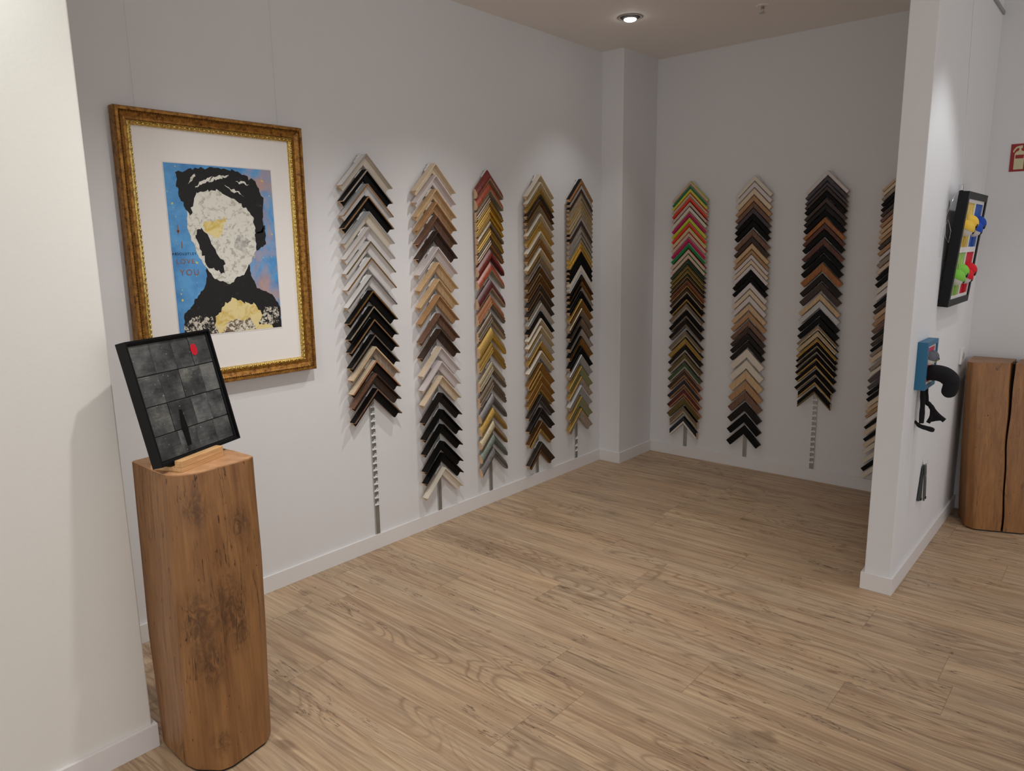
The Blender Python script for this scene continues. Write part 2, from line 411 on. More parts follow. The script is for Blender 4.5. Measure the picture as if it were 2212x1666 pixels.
# each row: apex pixel row, description, profile kind, width, height, face, side, lip
S1 = [(332, 'white', 'L', .034, .042, 'cream', 'white', 'taupe'), (365.5, 'black grey-edged', 'L', .034, .042, 'black', 'black', 'taupe'),
 (396.6, 'grey-white copper-edged', 'L', .034, .042, 'white', 'greywhite', 'copper'), (423.7, 'black copper-edged', 'L', .034, .042, 'black', 'black', 'copper'),
 (456.6, 'cream grey-edged', 'L', .034, .042, 'cream', 'greywhite', 'grey'), (490.3, 'white taupe-edged', 'L', .034, .042, 'white', 'white', 'taupe'),
 (521.4, 'white olive-edged', 'L', .034, .042, 'white', 'white', 'olive'), (556.5, 'white gold-brown-edged', 'L', .034, .042, 'white', 'white', 'antiquegold'),
 (593.8, 'white dark-edged', 'L', .034, .042, 'white', 'white', 'pewter'), (627.6, 'black gold-edged', 'L', .034, .042, 'black', 'black', 'antiquegold'),
 (661.5, 'black champagne-edged', 'L', .034, .042, 'black', 'black', 'champagne'), (689.4, 'black copper-edged', 'L', .034, .042, 'black', 'black', 'copper'),
 (723, 'black silver-edged', 'L', .034, .042, 'black', 'black', 'taupesilver'), (748.6, 'beige wood', 'L', .034, .042, 'greywood', 'palewood', 'oak'),
 (778.6, 'black beige-sided', 'L', .034, .042, 'brownblack', 'palewood', 'copperwood'), (807, 'dark brown wood', 'L', .034, .042, 'darkbrown', 'walnut', None),
 (839.5, 'black brown-edged', 'L', .034, .042, 'black', 'black', 'walnut')]
S2 = [(352.2, 'cream', 'palewood'), (377.7, 'pale grey-pink', 'pinkwhite'), (407.7, 'light tan wood', 'oak'), (436.6, 'tan wood', 'tan'), (466.6, 'walnut brown', 'walnut'),
 (498.8, 'dark brown', 'darkbrown'), (533.2, 'white', 'pinkwhite'), (566.5, 'yellowish oak', 'oak'), (602.7, 'light oak', 'oak'), (637.1, 'tan oak', 'tan'), (677, 'walnut brown', 'walnut'),
 (711, 'dark brown', 'darkbrown'), (749.5, 'white with pale wood side', 'pinkwhite', 'palewood'), (780, 'white', 'pinkwhite'), (811.6, 'beige wood', 'palewood'), (849, 'brown-black', 'brownblack'),
 (885, 'black', 'black'), (917, 'black', 'black'), (953.6, 'black', 'black'), (979, 'black', 'black'), (1009.7, 'cream', 'cream')]
S2 = [(r[0], r[1], 'L', .033, .040, r[2], r[3] if len(r) > 3 else r[2], None) for r in S2]
def S3r(y, d, f, s=None, l=None, w=.036, k='R', h=.028): return (y, d, k, w, h, f, s or f, l)
S3 = [S3r(366.8, 'dark red silver-lipped', 'redwood', l='champagne'), S3r(391.8, 'orange-red silver-lipped', 'orangewood', l='champagne'), S3r(418.2, 'grey-silver gold-lipped', 'taupesilver', l='gold', k='G'),
 S3r(439.6, 'bright gold', 'gold', l='brightgold', k='G'), S3r(458.7, 'gold', 'gold', l='brightgold', k='G'), S3r(472.6, 'taupe', 'taupesilver'), S3r(488, 'stepped gold', 'gold', l='gold', k='G'), S3r(510, 'stepped taupe-silver', 'taupesilver', l='copper', k='G'),
 S3r(536.6, 'worn red', 'redwood', l='burgundy'), S3r(565.3, 'orange-red silver-lipped', 'orangewood', l='champagne'), S3r(602, 'burgundy silver-lipped', 'burgundy', l='champagne', w=.042),
 S3r(637, 'copper tan', 'copperwood', l='taupesilver', w=.044, k='G'), S3r(674, 'taupe-silver', 'taupesilver', l='champagne', w=.042, k='G'), S3r(706.5, 'gold', 'gold', l='brightgold', w=.042),
 S3r(739.6, 'yellow-gold', 'gold', l='gold', w=.044, k='G'), S3r(781.5, 'champagne', 'champagne', l='taupesilver', w=.042, k='G'), S3r(815.4, 'grey taupe', 'taupesilver', l='taupesilver', w=.042, k='G'),
 S3r(851, 'pewter', 'pewter', w=.034), S3r(879, 'gold', 'gold', w=.034), S3r(908, 'speckled gold', 'champagne', l='antiquegold', w=.034), S3r(937, 'green pewter', 'greensilver', w=.034), S3r(966, 'dark pewter', 'pewter', w=.036)]
S4d = [(376.8, 'cream-silver', 'champagne'), (392.9, 'beaded champagne', 'champagne'), (407.6, 'gold', 'gold'), (420, 'dark bronze', 'darkleaf', 'taupesilver'), (434, 'gold-brown', 'bronze', 'gold'), (446.6, 'taupe', 'taupesilver'),
 (462, 'beaded champagne', 'champagne'), (479, 'beaded gold', 'gold'), (500, 'champagne', 'champagne'), (517, 'antique gold', 'antiquegold', 'champagne'), (536, 'gold champagne-lipped', 'champagne', 'gold'),
 (556, 'taupe-silver', 'taupesilver', 'silver'), (576.8, 'bronze-gold', 'bronze', 'champagne'), (596, 'bronze', 'bronze', 'copper'), (615.7, 'dark brown', 'darkleaf', 'copper'), (635.6, 'purple-brown', 'darkleaf', 'champagne'),
 (654.7, 'silver', 'silver', 'silver'), (673, 'black', 'black', 'bronze'), (687.8, 'champagne', 'champagne'), (704, 'champagne gold', 'champagne', 'gold'), (721, 'silver-white', 'silver', 'silver'), (737, 'gold', 'gold', 'antiquegold'),
 (757.6, 'silver rounded', 'champagne', 'silver'), (784, 'ornate gold wide', 'antiquegold', 'gold'), (810.6, 'gold-brown', 'antiquegold', 'gold'), (828, 'ornate gold', 'antiquegold', 'gold'), (852.8, 'black-brown', 'darkleaf', 'pewter'),
 (881, 'dark brown', 'brownblack', 'darkleaf'), (909, 'ornate brown-gold wide', 'bronze', 'gold'), (954.6, 'ornate black-gold wide', 'darkleaf', 'bronze')]
S4 = [(r[0], r[1], 'S', .05 if 'wide' in r[1] else .034, .032, r[2], r[2] if r[2] != 'champagne' else 'cream', r[3] if len(r) > 3 else {'gold': 'brightgold', 'antiquegold': 'gold'}.get(r[2], 'champagne')) for r in S4d]
S5d = [(386.3, 'black gold-faced', 'copper', 'black'), (398.3, 'black taupe-faced', 'taupe', 'black'), (408.4, 'black-brown', 'darkbrown', 'black'), (417.2, 'taupe', 'taupesilver'), (426.7, 'champagne', 'taupesilver', 'champagne'),
 (438, 'gold', 'gold'), (448, 'champagne', 'champagne'), (457, 'pale gold', 'champagne', 'gold'), (466.4, 'black rose-taupe-faced', 'taupe', 'black'), (477, 'dark brown', 'darkbrown', 'black'), (488.5, 'silver-edged taupe', 'taupesilver', 'silver'),
 (499.8, 'silver-edged brown', 'taupesilver', 'silver'), (511.8, 'silver-edged olive', 'olive', 'silver'), (521.9, 'bright gold', 'gold', 'brightgold'), (532, 'copper gold-edged', 'copper', 'brightgold'), (542.7, 'black', 'black', 'black'),
 (554, 'black', 'black', 'black'), (562.9, 'black', 'black', 'black'), (572.6, 'cream', 'cream'), (582.7, 'white', 'greywhite'), (593.4, 'black bronze-faced', 'bronze', 'black'), (605, 'black gold-faced', 'antiquegold', 'black'),
 (618.6, 'black silver-faced', 'taupe', 'black'), (629, 'black', 'black', 'black'), (645.7, 'amber gold', 'antiquegold', 'gold'), (666, 'taupe beige', 'taupesilver', 'champagne'), (684, 'black taupe-faced', 'taupesilver', 'black'),
 (707, 'black silver-faced', 'taupe', 'black'), (726, 'black gold-faced', 'antiquegold', 'black'), (748.5, 'wide black', 'black', 'black'), (766, 'silver-grey', 'grey', 'silver'), (791, 'sage green gold-sided', 'sage', 'gold'),
 (813, 'beige gold-sided', 'greywood', 'gold'), (832, 'silver-grey wide', 'grey', 'greywhite'), (856, 'sage green gold-sided wide', 'sage', 'gold'), (882, 'beige gold-sided wide', 'greywood', 'gold')]
S5 = [(r[0], r[1], 'S' if r[0] > 590 else 'T', .046 if r[0] > 830 else .04, .032 if r[0] > 590 else .024, r[2], r[3] if len(r) > 3 else r[2], ('champagne' if 412 < r[0] < 460 else 'brightgold' if 520 < r[0] < 535 else 'silver' if 485 < r[0] < 515 else None)) for r in S5d]
B1d = [(391.2, 'beige yellow-sided', 'pinkbeige', 'yellow'), (399.8, 'green', 'green', 'pinkbeige'), (407.7, 'yellow', 'yellow', 'pinkbeige'), (417, 'beige orange-sided', 'pinkbeige', 'orange'), (425.6, 'neon orange', 'orange', 'peach'),
 (435.5, 'beige crimson-sided', 'pinkbeige', 'crimson'), (446, 'beige dark-green-sided', 'cream', 'dgreen'), (458, 'magenta', 'magenta', 'pinkbeige'), (469.8, 'lime yellow', 'lime', 'pinkbeige'), (480.4, 'neon orange', 'orange', 'pinkbeige'),
 (491, 'beige lime-sided', 'peach', 'lime'), (502.2, 'beige orange-sided', 'pinkbeige', 'orange'), (513.4, 'magenta', 'magenta', 'pinkbeige'), (524.6, 'green', 'green', 'pinkbeige'), (537.9, 'beige crimson-sided', 'pinkbeige', 'crimson'),
 (549, 'beige green-sided', 'pinkbeige', 'green')]
B1 = [(r[0], r[1], 'F', .022, .022, r[2], r[3], None) for r in B1d]
B1e = [(560.3, 'dark green', 'dgreen', 'dgreen', 'mossgreen'), (570.5, 'olive gold-lipped', 'olive', 'black', 'gold'), (581, 'olive gold-lipped', 'olive', 'dgreen', 'gold'), (591, 'grey-green', 'dgreen', 'black', 'copper'), (601, 'brown', 'darkbrown', 'black', 'copper'),
 (610, 'red-brown', 'redbrown', 'orangewood', 'gold'), (621.6, 'dark brown', 'darkbrown', 'black', 'champagne'), (635.5, 'black gold-lipped', 'black', 'black', 'gold'), (654, 'champagne black-sided', 'taupesilver', 'black', 'taupe'),
 (671, 'black silver-lipped', 'black', 'black', 'taupesilver'), (689.7, 'black-brown', 'brownblack', 'black', 'taupesilver'), (713.7, 'champagne black-sided', 'taupesilver', 'black', 'champagne'), (730, 'gold black-sided', 'gold', 'black', 'gold'),
 (746, 'dark brown taupe-lipped', 'brownblack', 'black', 'taupe'), (763.5, 'olive taupe', 'olive', 'darkbrown', 'taupe'), (782, 'moss green', 'mossgreen', 'darkbrown', 'taupe'), (799, 'brown copper-lipped', 'darkbrown', 'copperwood', 'copper'),
 (819, 'navy copper-lipped', 'navy', 'copperwood', 'copper'), (838.7, 'dark red', 'burgundy', 'copperwood', 'copper'), (858, 'olive green', 'olive', 'copperwood', 'olive'), (877.7, 'champagne-olive short', 'taupesilver', 'black', 'champagne'), (900, 'navy cream-lipped short', 'navy', 'black', 'cream')]
B1 += [(r[0], r[1], 'T', .028 if r[0] < 630 else .034, .026, r[2], r[3], r[4]) for r in B1e]
B2d = [(379.7, 'cream-white', 'cream'), (392.8, 'pinkish white', 'pinkwhite'), (406.6, 'light wood', 'palewood'), (422.4, 'tan wood', 'tan'), (436.3, 'walnut', 'walnut'), (450, 'dark grey-brown', 'slate'), (462.5, 'black', 'black'), (476, 'black', 'black'),
 (495.6, 'walnut brown', 'walnut'), (512, 'dark brown', 'darkbrown'), (526, 'light oak', 'oak'), (539.8, 'tan oak', 'tan'), (550, 'white', 'pinkwhite'), (561, 'beige', 'palewood'), (572, 'pink-beige', 'pinkwhite'), (584, 'black', 'black'), (598.5, 'black', 'black'),
 (611, 'taupe-white', 'pinkwhite'), (625.6, 'beige wood', 'palewood'), (639.4, 'white', 'pinkwhite'), (656.6, 'light oak', 'oak'), (673.8, 'tan oak', 'tan'), (692, 'walnut', 'walnut'), (707.5, 'dark brown', 'darkbrown'), (721, 'black', 'brownblack'), (737, 'black', 'brownblack'),
 (754, 'cream wide', 'cream'), (778, 'cream-beige wide', 'cream'), (800.6, 'light wood wide', 'oak'), (824, 'tan wood wide', 'tan'), (845.5, 'walnut wide', 'walnut'), (869, 'dark grey-brown wide', 'brownblack'), (894, 'black wide', 'black'), (919.6, 'black wide', 'black')]
B2 = [(r[0], r[1], 'F', .040 if r[0] > 750 else .027, .022, r[2], r[2], None) for r in B2d]
B3d = [(368.2, 'white', 'pinkwhite'), (380, 'slate purple', 'slate'), (392.5, 'dark grey', 'slate'), (402, 'dark brown', 'darkbrown'), (412.4, 'black', 'black'), (427, 'brown', 'darkbrown'), (439.6, 'dark brown', 'brownblack'), (453.5, 'black', 'black'),
 (469, 'amber', 'amber'), (483, 'red-brown', 'redbrown'), (496, 'black', 'black'), (515.3, 'red-brown', 'redbrown'), (531.5, 'black', 'black'), (549, 'black', 'black'), (568, 'amber wood', 'amber'), (591, 'dark brown', 'brownblack'), (610, 'brown', 'darkbrown'),
 (634.6, 'light tan stepped', 'oak'), (650.5, 'white stepped', 'greywhite'), (669, 'black', 'black'), (685, 'black', 'black'), (701.8, 'taupe black-sided', 'taupesilver', 'champagne'), (715, 'champagne black-sided', 'champagne', 'champagne'), (729.5, 'gold black-sided', 'gold', 'gold'),
 (739.6, 'black silver-lipped', 'black', 'taupesilver'), (752, 'black silver-lipped', 'black', 'taupesilver'), (765.6, 'black gold-lipped', 'black', 'gold'), (780, 'black gold-lipped', 'black', 'gold'), (799, 'black silver-lipped', 'black', 'taupesilver'),
 (816, 'black gold-lipped short', 'black', 'gold'), (836, 'black beaded short', 'black', 'olive')]
B3 = [(r[0], r[1], 'T' if len(r) > 3 else 'F', .034 if 510 < r[0] < 625 else .028, .024, r[2], 'black' if r[2] in ('gold', 'champagne', 'taupesilver') else r[2], r[3] if len(r) > 3 else None) for r in B3d]
B4d = [(412, 'beige', 'oak'), (420.4, 'beige', 'palewood'), (431, 'taupe-white', 'greywood'), (442.5, 'black', 'black'), (454, 'black', 'black'), (465.6, 'dark brown', 'darkbrown'), (477, 'walnut', 'walnut'), (488.7, 'tan', 'tan'), (501.3, 'light oak', 'oak'),
 (513.9, 'beige wood', 'oak'), (525.9, 'tan', 'tan'), (536, 'dark brown', 'darkbrown'), (549, 'tan-brown', 'tan'), (562, 'grey-white', 'pinkwhite'), (573.8, 'taupe', 'greywood'), (589.5, 'beige', 'palewood'), (602, 'black', 'black'), (615.8, 'black', 'black'),
 (631.5, 'white', 'cream'), (645, 'white', 'white'), (661, 'black', 'black'), (674.6, 'dark brown', 'darkbrown'), (687, 'light wood', 'oak'), (700.9, 'tan', 'tan'), (715.6, 'walnut', 'walnut'), (731, 'black', 'brownblack'), (744, 'dark brown', 'darkbrown'), (757, 'black', 'black'),
 (768, 'taupe', 'greywood'), (778.6, 'beige', 'palewood'), (798, 'taupe', 'greywood'), (811, 'beige-white', 'cream'), (822, 'dark grey', 'slate'), (837, 'grey', 'slate'), (850, 'black', 'black'), (863, 'black', 'black'), (876, 'beige', 'palewood'),
 (889, 'light oak', 'oak'), (899.6, 'tan', 'tan'), (910, 'white', 'white'), (923, 'black', 'black'), (934, 'beige', 'palewood'), (949, 'black', 'black'), (962, 'beige', 'palewood'), (975, 'beige', 'cream'), (995, 'cream', 'cream'), (1012, 'black', 'black'), (1027, 'cream', 'cream')]
B4 = [(r[0], r[1], 'F', .024, .020, r[2], r[2], None) for r in B4d]

COLS = [('A', -2.447, S1, .207, 'column nearest the gold frame', 'corner samples in the black and white column', [.036 * k + .235 for k in range(15)]),
        ('A', -2.01, S2, .198, 'wood-toned left-wall column', 'corner samples in the wood-toned column on the left wall', []),
        ('A', -1.590, S3, .148, 'red and gold column', 'corner samples in the red and gold column', []),
        ('A', -1.148, S4, .185, 'ornate bronze-gold column', 'corner samples in the ornate bronze and gold column', []),
        ('A', -.722, S5, .188, 'left-wall column nearest the pillar', 'corner samples in the slim column beside the pillar', [.13, .165, .215]),
        ('B', -.450, B1, .185, 'column with neon colours', 'corner samples in the neon-topped column', []),
        ('B', -.893, B2, .167, 'wood-toned back-wall column', 'corner samples in the wood-toned column on the back wall', []),
        ('B', -1.338, B3, .176, 'mostly black back-wall column', 'corner samples in the black and brown back-wall column', [.034 * k + .12 for k in range(13)]),
        ('B', -1.785, B4, .205, 'column half behind the partition', 'corner samples in the column behind the partition edge', [])]
for ci, (wall, al, rows, Ln, cname, grp, extra) in enumerate(COLS):
    zs = []
    for r in rows:
        if ci == 8: zs.append(zfrom(r[0], wall, al + .140, OUT + r[4]) + .145)
        else: zs.append(zfrom(r[0], wall, al, OUT + r[4] * .9))
    n = len(rows)
    for k, r in enumerate(rows):
        pitch = zs[k] - zs[k + 1] if k + 1 < n else 1
        w = min(r[3], pitch / R2 * (.80 if wall == 'B' else .93))
        vert = (ci == 2) or 'short' in r[1]
        L_ = Ln * (.8 if 'short' in r[1] else 1)
        if ci == 2 and k > 9: L_ = .155
        dd = r[1].replace(' wide', '').replace(' short', '')
        place = 'topmost' if k == 0 else ('lowest' if k == n - 1 else ORD(k + 1) + ' from the top')
        lab = f"{'short ' if 'short' in r[1] else 'wide ' if ' wide' in r[1] else ''}{dd} corner sample, {place}, {cname}"
        sample(wall, al, zs[k], L_, r[2], w, r[4], r[5], r[6], r[7], lab, grp, vert)
    rail(wall, al, zs[0] - .004, [z - min(r[3], .036) * R2 - .006 for z, r in zip(zs, rows)] + [z for z in extra if z < zs[-1] - .07],
         ['aluminium rail with empty hooks nearest the gold frame', 'aluminium rail behind the wood-toned samples on the left wall', 'aluminium rail behind the red and gold samples',
          'aluminium rail behind the ornate bronze and gold samples', 'aluminium rail on the left wall nearest the pillar', 'aluminium rail behind the neon coloured samples',
          'aluminium rail behind the wood-toned samples on the back wall', 'aluminium rail with empty hooks on the back wall', 'aluminium rail behind samples half hidden by the partition'][ci])

# ------------------------------------------------------------ gold framed picture
def ring(x0, x1, z0, z1, prof):
    """picture-frame ring in local XZ, prof=[(inset, out)], out towards -Y"""
    m = MB(); n = len(prof)
    cs = []
    for (i, h) in prof:
        cs.append([(x0 + i, -h, z0 + i), (x1 - i, -h, z0 + i), (x1 - i, -h, z1 - i), (x0 + i, -h, z1 - i)])
    for k in range(n - 1):
        for j in range(4):
            m.add([cs[k][j], cs[k][(j + 1) % 4], cs[k + 1][(j + 1) % 4], cs[k + 1][j]], [(0, 1, 2, 3)], 0)
    for j in range(4): m.add([cs[-1][j], cs[-1][(j + 1) % 4], cs[0][(j + 1) % 4], cs[0][j]], [(0, 1, 2, 3)], 0)
    return m
def antique():
    n = N('antique_gold_leaf'); v = n.coord(); f = n.noise(v, 70, 6, .75); g = n.noise(v, 14, 3, .5)
    n.color(n.ramp(f, [(.32, L3((60, 36, 14))), (.47, L3((140, 94, 36))), (.62, L3((176, 126, 54)))])); n.set(.42, .55)
    n.bump(f, .5, .002); return n.m
AG = antique()
g = empty('framed_portrait', (-3.153, 0, .977), 0, 'large gold-framed stencil portrait hanging on the left wall', 'picture')
HX, HZ = .378, 1.03
ring(-HX, HX, 0, HZ, [(0, .006), (0, .044), (.004, .050), (.013, .050), (.016, .044), (.022, .040), (.034, .034), (.042, .036), (.044, .030), (.044, .006)]).build('gold_frame', AG, g)
BG = leaf('bright_gold_bead', (236, 206, 120), (120, 80, 30), .28, .85, 160, .2)
m = ring(-HX, HX, 0, HZ, [(.044, .008), (.044, .034), (.050, .037), (.058, .030), (.060, .022), (.060, .008)]); m.build('inner_bead_band', BG, g)
m = MB()   # beads on inner band and the outer rope
def along_ring(ins, step, fn):
    for (ax, a, b2, c) in (('x', -HX + ins, HX - ins, ins), ('x', -HX + ins, HX - ins, HZ - ins), ('z', ins, HZ - ins, -HX + ins), ('z', ins, HZ - ins, HX - ins)):
        nn = int((b2 - a) / step)
        for k in range(nn):
            t = a + (k + .5) * (b2 - a) / nn
            fn((t, c) if ax == 'x' else (c, t), ax)
def beadf(p, ax):
    s = (.0082, .0045, .0042) if ax == 'x' else (.0042, .0045, .0082)
    m.ball((p[0], -.0355, p[1]), 1, 8, 0, -1, s)
along_ring(.053, .019, beadf); m.build('bead_moulding', BG, g)
m = MB()
def ropef(p, ax):
    m.ball((p[0], -.0475, p[1]), 1, 6, 0, -1, (.0042, .0035, .003) if ax == 'x' else (.003, .0035, .0042))
along_ring(.018, .0095, ropef); m.build('rope_moulding', leaf('dark_gold_rope', (128, 88, 34), (36, 22, 10), .4, .6, 200, .3), g)
m = MB(); m.box((-HX + .05, -.021, .05), (HX - .05, -.008, HZ - .05)); m.build('mat_board', paint('ivory_mat', (234, 230, 227), .85, .004), g)
# print: local coords u (0..1) left-right, v (0..1) bottom-top
AX0, AX1, AZ0, AZ1 = -3.366 + 3.153, -2.922 + 3.153, 1.177 - .977, 1.827 - .977
m = ring(AX0 - .004, AX1 + .004, AZ0 - .004, AZ1 + .004, [(0, .021), (0, .0222), (.004, .0215), (.004, .021)]); m.build('mat_window_bevel', MT['white'], g)
def art_bg():
    n = N('print_background'); v = n.coord((1, 1, 1)); sp = n.t.nodes.new('ShaderNodeSeparateXYZ'); n.l(v, sp.inputs[0])
    f = n.noise(v, 12, 5, .6); f2 = n.noise(v, 7, 4, .6, 1)
    base = n.ramp(f, [(.3, L3((60, 120, 180))), (.6, L3((92, 158, 212)))])
    right = n.math('MULTIPLY', n.math('GREATER_THAN', sp.outputs[0], .10), n.math('SUBTRACT', n.math('MULTIPLY', f2, 4), 1.7, True))
    base = n.mix(n.math('MULTIPLY', right, .85, True), base, L3((196, 150, 120)))
    f3 = n.noise(v, 45, 2); base = n.mix(n.math('MULTIPLY', n.math('GREATER_THAN', f3, .69), .8), base, L3((214, 206, 80)))
    n.color(base); n.set(.7); return n.m
m = MB(); m.box((AX0, -.0215, AZ0), (AX1, -.0212, AZ1)); pr_ = m.build('art_print', art_bg(), g)
def rough_poly(name, pts, mat, layer, jit=.006, sub=9, parent=None):
    """irregular stencil shape on the print; pts in 0..1"""
    out = []
    for k in range(len(pts)):
        a = Vector(pts[k]); c = Vector(pts[(k + 1) % len(pts)])
        for j in range(sub):
            q = a.lerp(c, j / sub); d = Vector((mn.noise((q.x * 38, q.y * 38, layer)), mn.noise((q.x * 38, q.y * 38, layer + 9))))
            q = q + d * jit * 2.2; out.append((min(max(q.x, .0), 1), min(max(q.y, 0), 1)))
    mm = MB(); y = -.0215 - .0003 * layer
    mm.prism(out, lambda u, v, k: (AX0 + (AX1 - AX0) * u, y + (0 if k else .0003), AZ0 + (AZ1 - AZ0) * v))
    return mm.build(name, mat, parent or pr_)
def inkmat(name, a, b, sc=60, t=.5, w=.03):
    n = N(name); v = n.coord(); f = n.noise(v, sc, 5, .7, .6)
    n.color(n.ramp(f, [(t - w, L3(a)), (t + w, L3(b))])); n.set(.7); return n.m
INK = inkmat('stencil_ink', (16, 15, 15), (92, 84, 78), 70, .68, .05)
PALE = inkmat('stencil_pale', (218, 216, 206), (176, 172, 158), 46, .56, .05)
YEL = inkmat('stencil_yellow', (226, 208, 150), (206, 176, 84), 24, .56, .08)
LACE = inkmat('stencil_lace', (20, 19, 18), (206, 198, 184), 75, .52, .02)
# faceless figure: dark shoulders, pale oval, dark swept cap of hair
rough_poly('stencil_shape', [(.06, 0), (1, 0), (1, .14), (.92, .22), (.78, .26), (.72, .34), (.70, .5), (.30, .42), (.28, .3), (.16, .2), (.05, .12)], INK, 1)
rough_poly('stencil_shape', [(.16, .62), (.17, .82), (.26, .9), (.75, .9), (.80, .7), (.79, .5), (.66, .36), (.5, .30), (.36, .33), (.24, .46)], PALE, 2)
rough_poly('stencil_shape', [(.14, .76), (.10, .86), (.10, .95), (.30, .985), (.62, .985), (.82, .93), (.90, .82), (.88, .62), (.80, .60), (.78, .72), (.68, .78), (.46, .86), (.26, .84), (.19, .70)], INK, 3, .01)
rough_poly('stencil_shape', [(.80, .50), (.90, .54), (.90, .66), (.84, .62), (.79, .60)], INK, 3, .006)
rough_poly('stencil_shape', [(.30, .66), (.52, .70), (.44, .58), (.32, .60)], YEL, 4, .012)
rough_poly('stencil_shape', [(.22, .60), (.28, .64), (.48, .42), (.44, .36), (.30, .42)], INK, 4, .012)
rough_poly('stencil_shape', [(.60, .60), (.74, .56), (.66, .48), (.58, .52)], inkmat('stencil_grey', (150, 148, 140), (206, 204, 196), 40, .5, .1), 4, .012)
rough_poly('stencil_shape', [(.30, 0), (.92, 0), (.80, .1), (.70, .17), (.52, .20), (.40, .15), (.33, .08)], YEL, 2, .012)
rough_poly('stencil_shape', [(.04, 0), (.36, 0), (.30, .1), (.14, .12), (.05, .07)], LACE, 3, .008)
rough_poly('stencil_shape', [(.76, .03), (.98, .03), (.98, .13), (.84, .14)], LACE, 3, .008)
rough_poly('stencil_shape', [(.40, 0), (.74, 0), (.68, .07), (.46, .07)], inkmat('stencil_brown_lace', (112, 92, 70), (222, 216, 200), 60, .5, .03), 4, .01)
for (u, v, a, ln) in ((.34, .90, .5, .2), (.48, .93, .3, .22), (.62, .86, -.4, .2), (.24, .92, .9, .12), (.70, .91, -.2, .14)):
    dx, dz = math.cos(a) * ln / 2, math.sin(a) * ln / 3
    rough_poly('stencil_shape', [(u - dx, v - dz), (u, v + .012 + dz * .2), (u + dx, v + dz), (u, v - .006)], PALE, 4, .008)
RB = paint('brown_brush_text', (150, 92, 66), .7)
def txt(s_, x, z, size, mat, parent, y=-.0222, name='lettering', rx=math.pi / 2, ext=.0002):
    c = bpy.data.curves.new(name, 'FONT'); c.body = s_; c.size = size; c.extrude = ext; c.align_x = 'CENTER'; c.align_y = 'CENTER'; c.space_character = 1.25
    o = bpy.data.objects.new(name, c); COL.objects.link(o); dg = bpy.context.evaluated_depsgraph_get(); dg.update()
    me = bpy.data.meshes.new_from_object(o.evaluated_get(dg)); bpy.data.objects.remove(o)
    me.materials.clear(); t = link(name, me, [mat], parent); t.location = (x, y, z); t.rotation_euler = (rx, 0, 0); return t
AZH = AZ1 - AZ0
txt('I', AX0 + .042, AZ0 + AZH * .535, .036, RB, pr_); txt('ABSOLUTLEY', AX0 + .048, AZ0 + AZH * .485, .0135, MT['black'], pr_)
txt('LOVE', AX0 + .050, AZ0 + AZH * .44, .026, RB, pr_); txt('YOU', AX0 + .062, AZ0 + AZH * .375, .032, RB, pr_)
mm = MB(); mm.box((AX0 + .031, -.0222, AZ0 + AZH * .61), (AX0 + .034, -.0218, AZ0 + AZH * .65))
mm.prism([(-.007, .008), (.007, .008), (0, -.008)], lambda u, v, k: (AX0 + .0325 + u, -.0222 + k * .0004, AZ0 + AZH * .61 + v)); mm.build('painted_arrow', RB, pr_)
for i, x in enumerate((-3.443, -2.868)):
    m = MB(); m.tube([(x, -.012, 2.0), (x, -.012, CH)], .0004, 6)
    o = m.build('hanging_wire', MT['wire']); tag(o, ['left nylon wire holding the gold-framed portrait', 'right nylon wire holding the gold-framed portrait'][i], 'wire', 'wires of the gold-framed portrait')

# ------------------------------------------------------------ oak plinths
def oak(name, a, b, dark, cracks, knots=()):
    n = N(name); v = n.coord((9, 9, 1.0)); f = n.noise(v, 1.7, 5, .6, 1.0)
    v2 = n.coord((110, 110, 3.5)); g = n.noise(v2, 1, 4, .7, .3)
    v3 = n.coord((7, 7, 3.2), loc=(3, 1, 5)); k = n.noise(v3, 1.5, 5, .65, 1.8)
    base = n.ramp(f, [(.28, L3(b)), (.66, L3(a))])
    base = n.mix(n.math('MULTIPLY', n.math('SUBTRACT', g, .38, True), 1.1), base, L3(dark))
    base = n.mix(n.math('MULTIPLY', n.ramp(k, [(.27, (1, 1, 1, 1)), (.37, (0, 0, 0, 1))]), .75), base, L3(dark))
    v4 = n.coord((26, 26, .8), loc=(1, 7, 2)); c = n.noise(v4, 1.3, 4, .6, .6)
    ck = n.ramp(c, [(.490, (0, 0, 0, 1)), (.499, (1, 1, 1, 1)), (.501, (1, 1, 1, 1)), (.510, (0, 0, 0, 1))])
    v5 = n.coord((4, 4, 2.5), loc=(9, 2, 1)); cm = n.noise(v5, 1.2, 2)
    base = n.mix(n.math('MULTIPLY', n.math('MULTIPLY', ck, n.math('GREATER_THAN', cm, .55)), cracks), base, L3((34, 20, 12)))
    for (kx, ky, kz, kr) in knots:
        dn = n.t.nodes.new('ShaderNodeVectorMath'); dn.operation = 'LENGTH'
        n.l(n.coord((1, 1, .62), loc=(-kx, -ky, -kz * .62)), dn.inputs[0])
        q = n.math('SUBTRACT', 1.0, n.math('DIVIDE', dn.outputs['Value'], kr)); nz = n.noise(n.coord((26, 26, 13), loc=(kx, kz, 0)), 1.4, 5, .7, 2.2)
        base = n.mix(n.math('MULTIPLY', n.math('MULTIPLY', q, n.math('MULTIPLY', n.math('SUBTRACT', nz, .36, True), 6.5), True), .62, True), base, L3((52, 32, 20)))
    v6 = n.coord((90, 90, 30)); sp = n.noise(v6, 1, 1); base = n.mix(n.math('MULTIPLY', n.math('GREATER_THAN', sp, .76), .8), base, L3((50, 28, 16)))
    n.color(base); n.set(.38, 0, .45); n.bump(n.math('SUBTRACT', g, n.math('MULTIPLY', ck, .5)), .25, .0015)
    return n.m
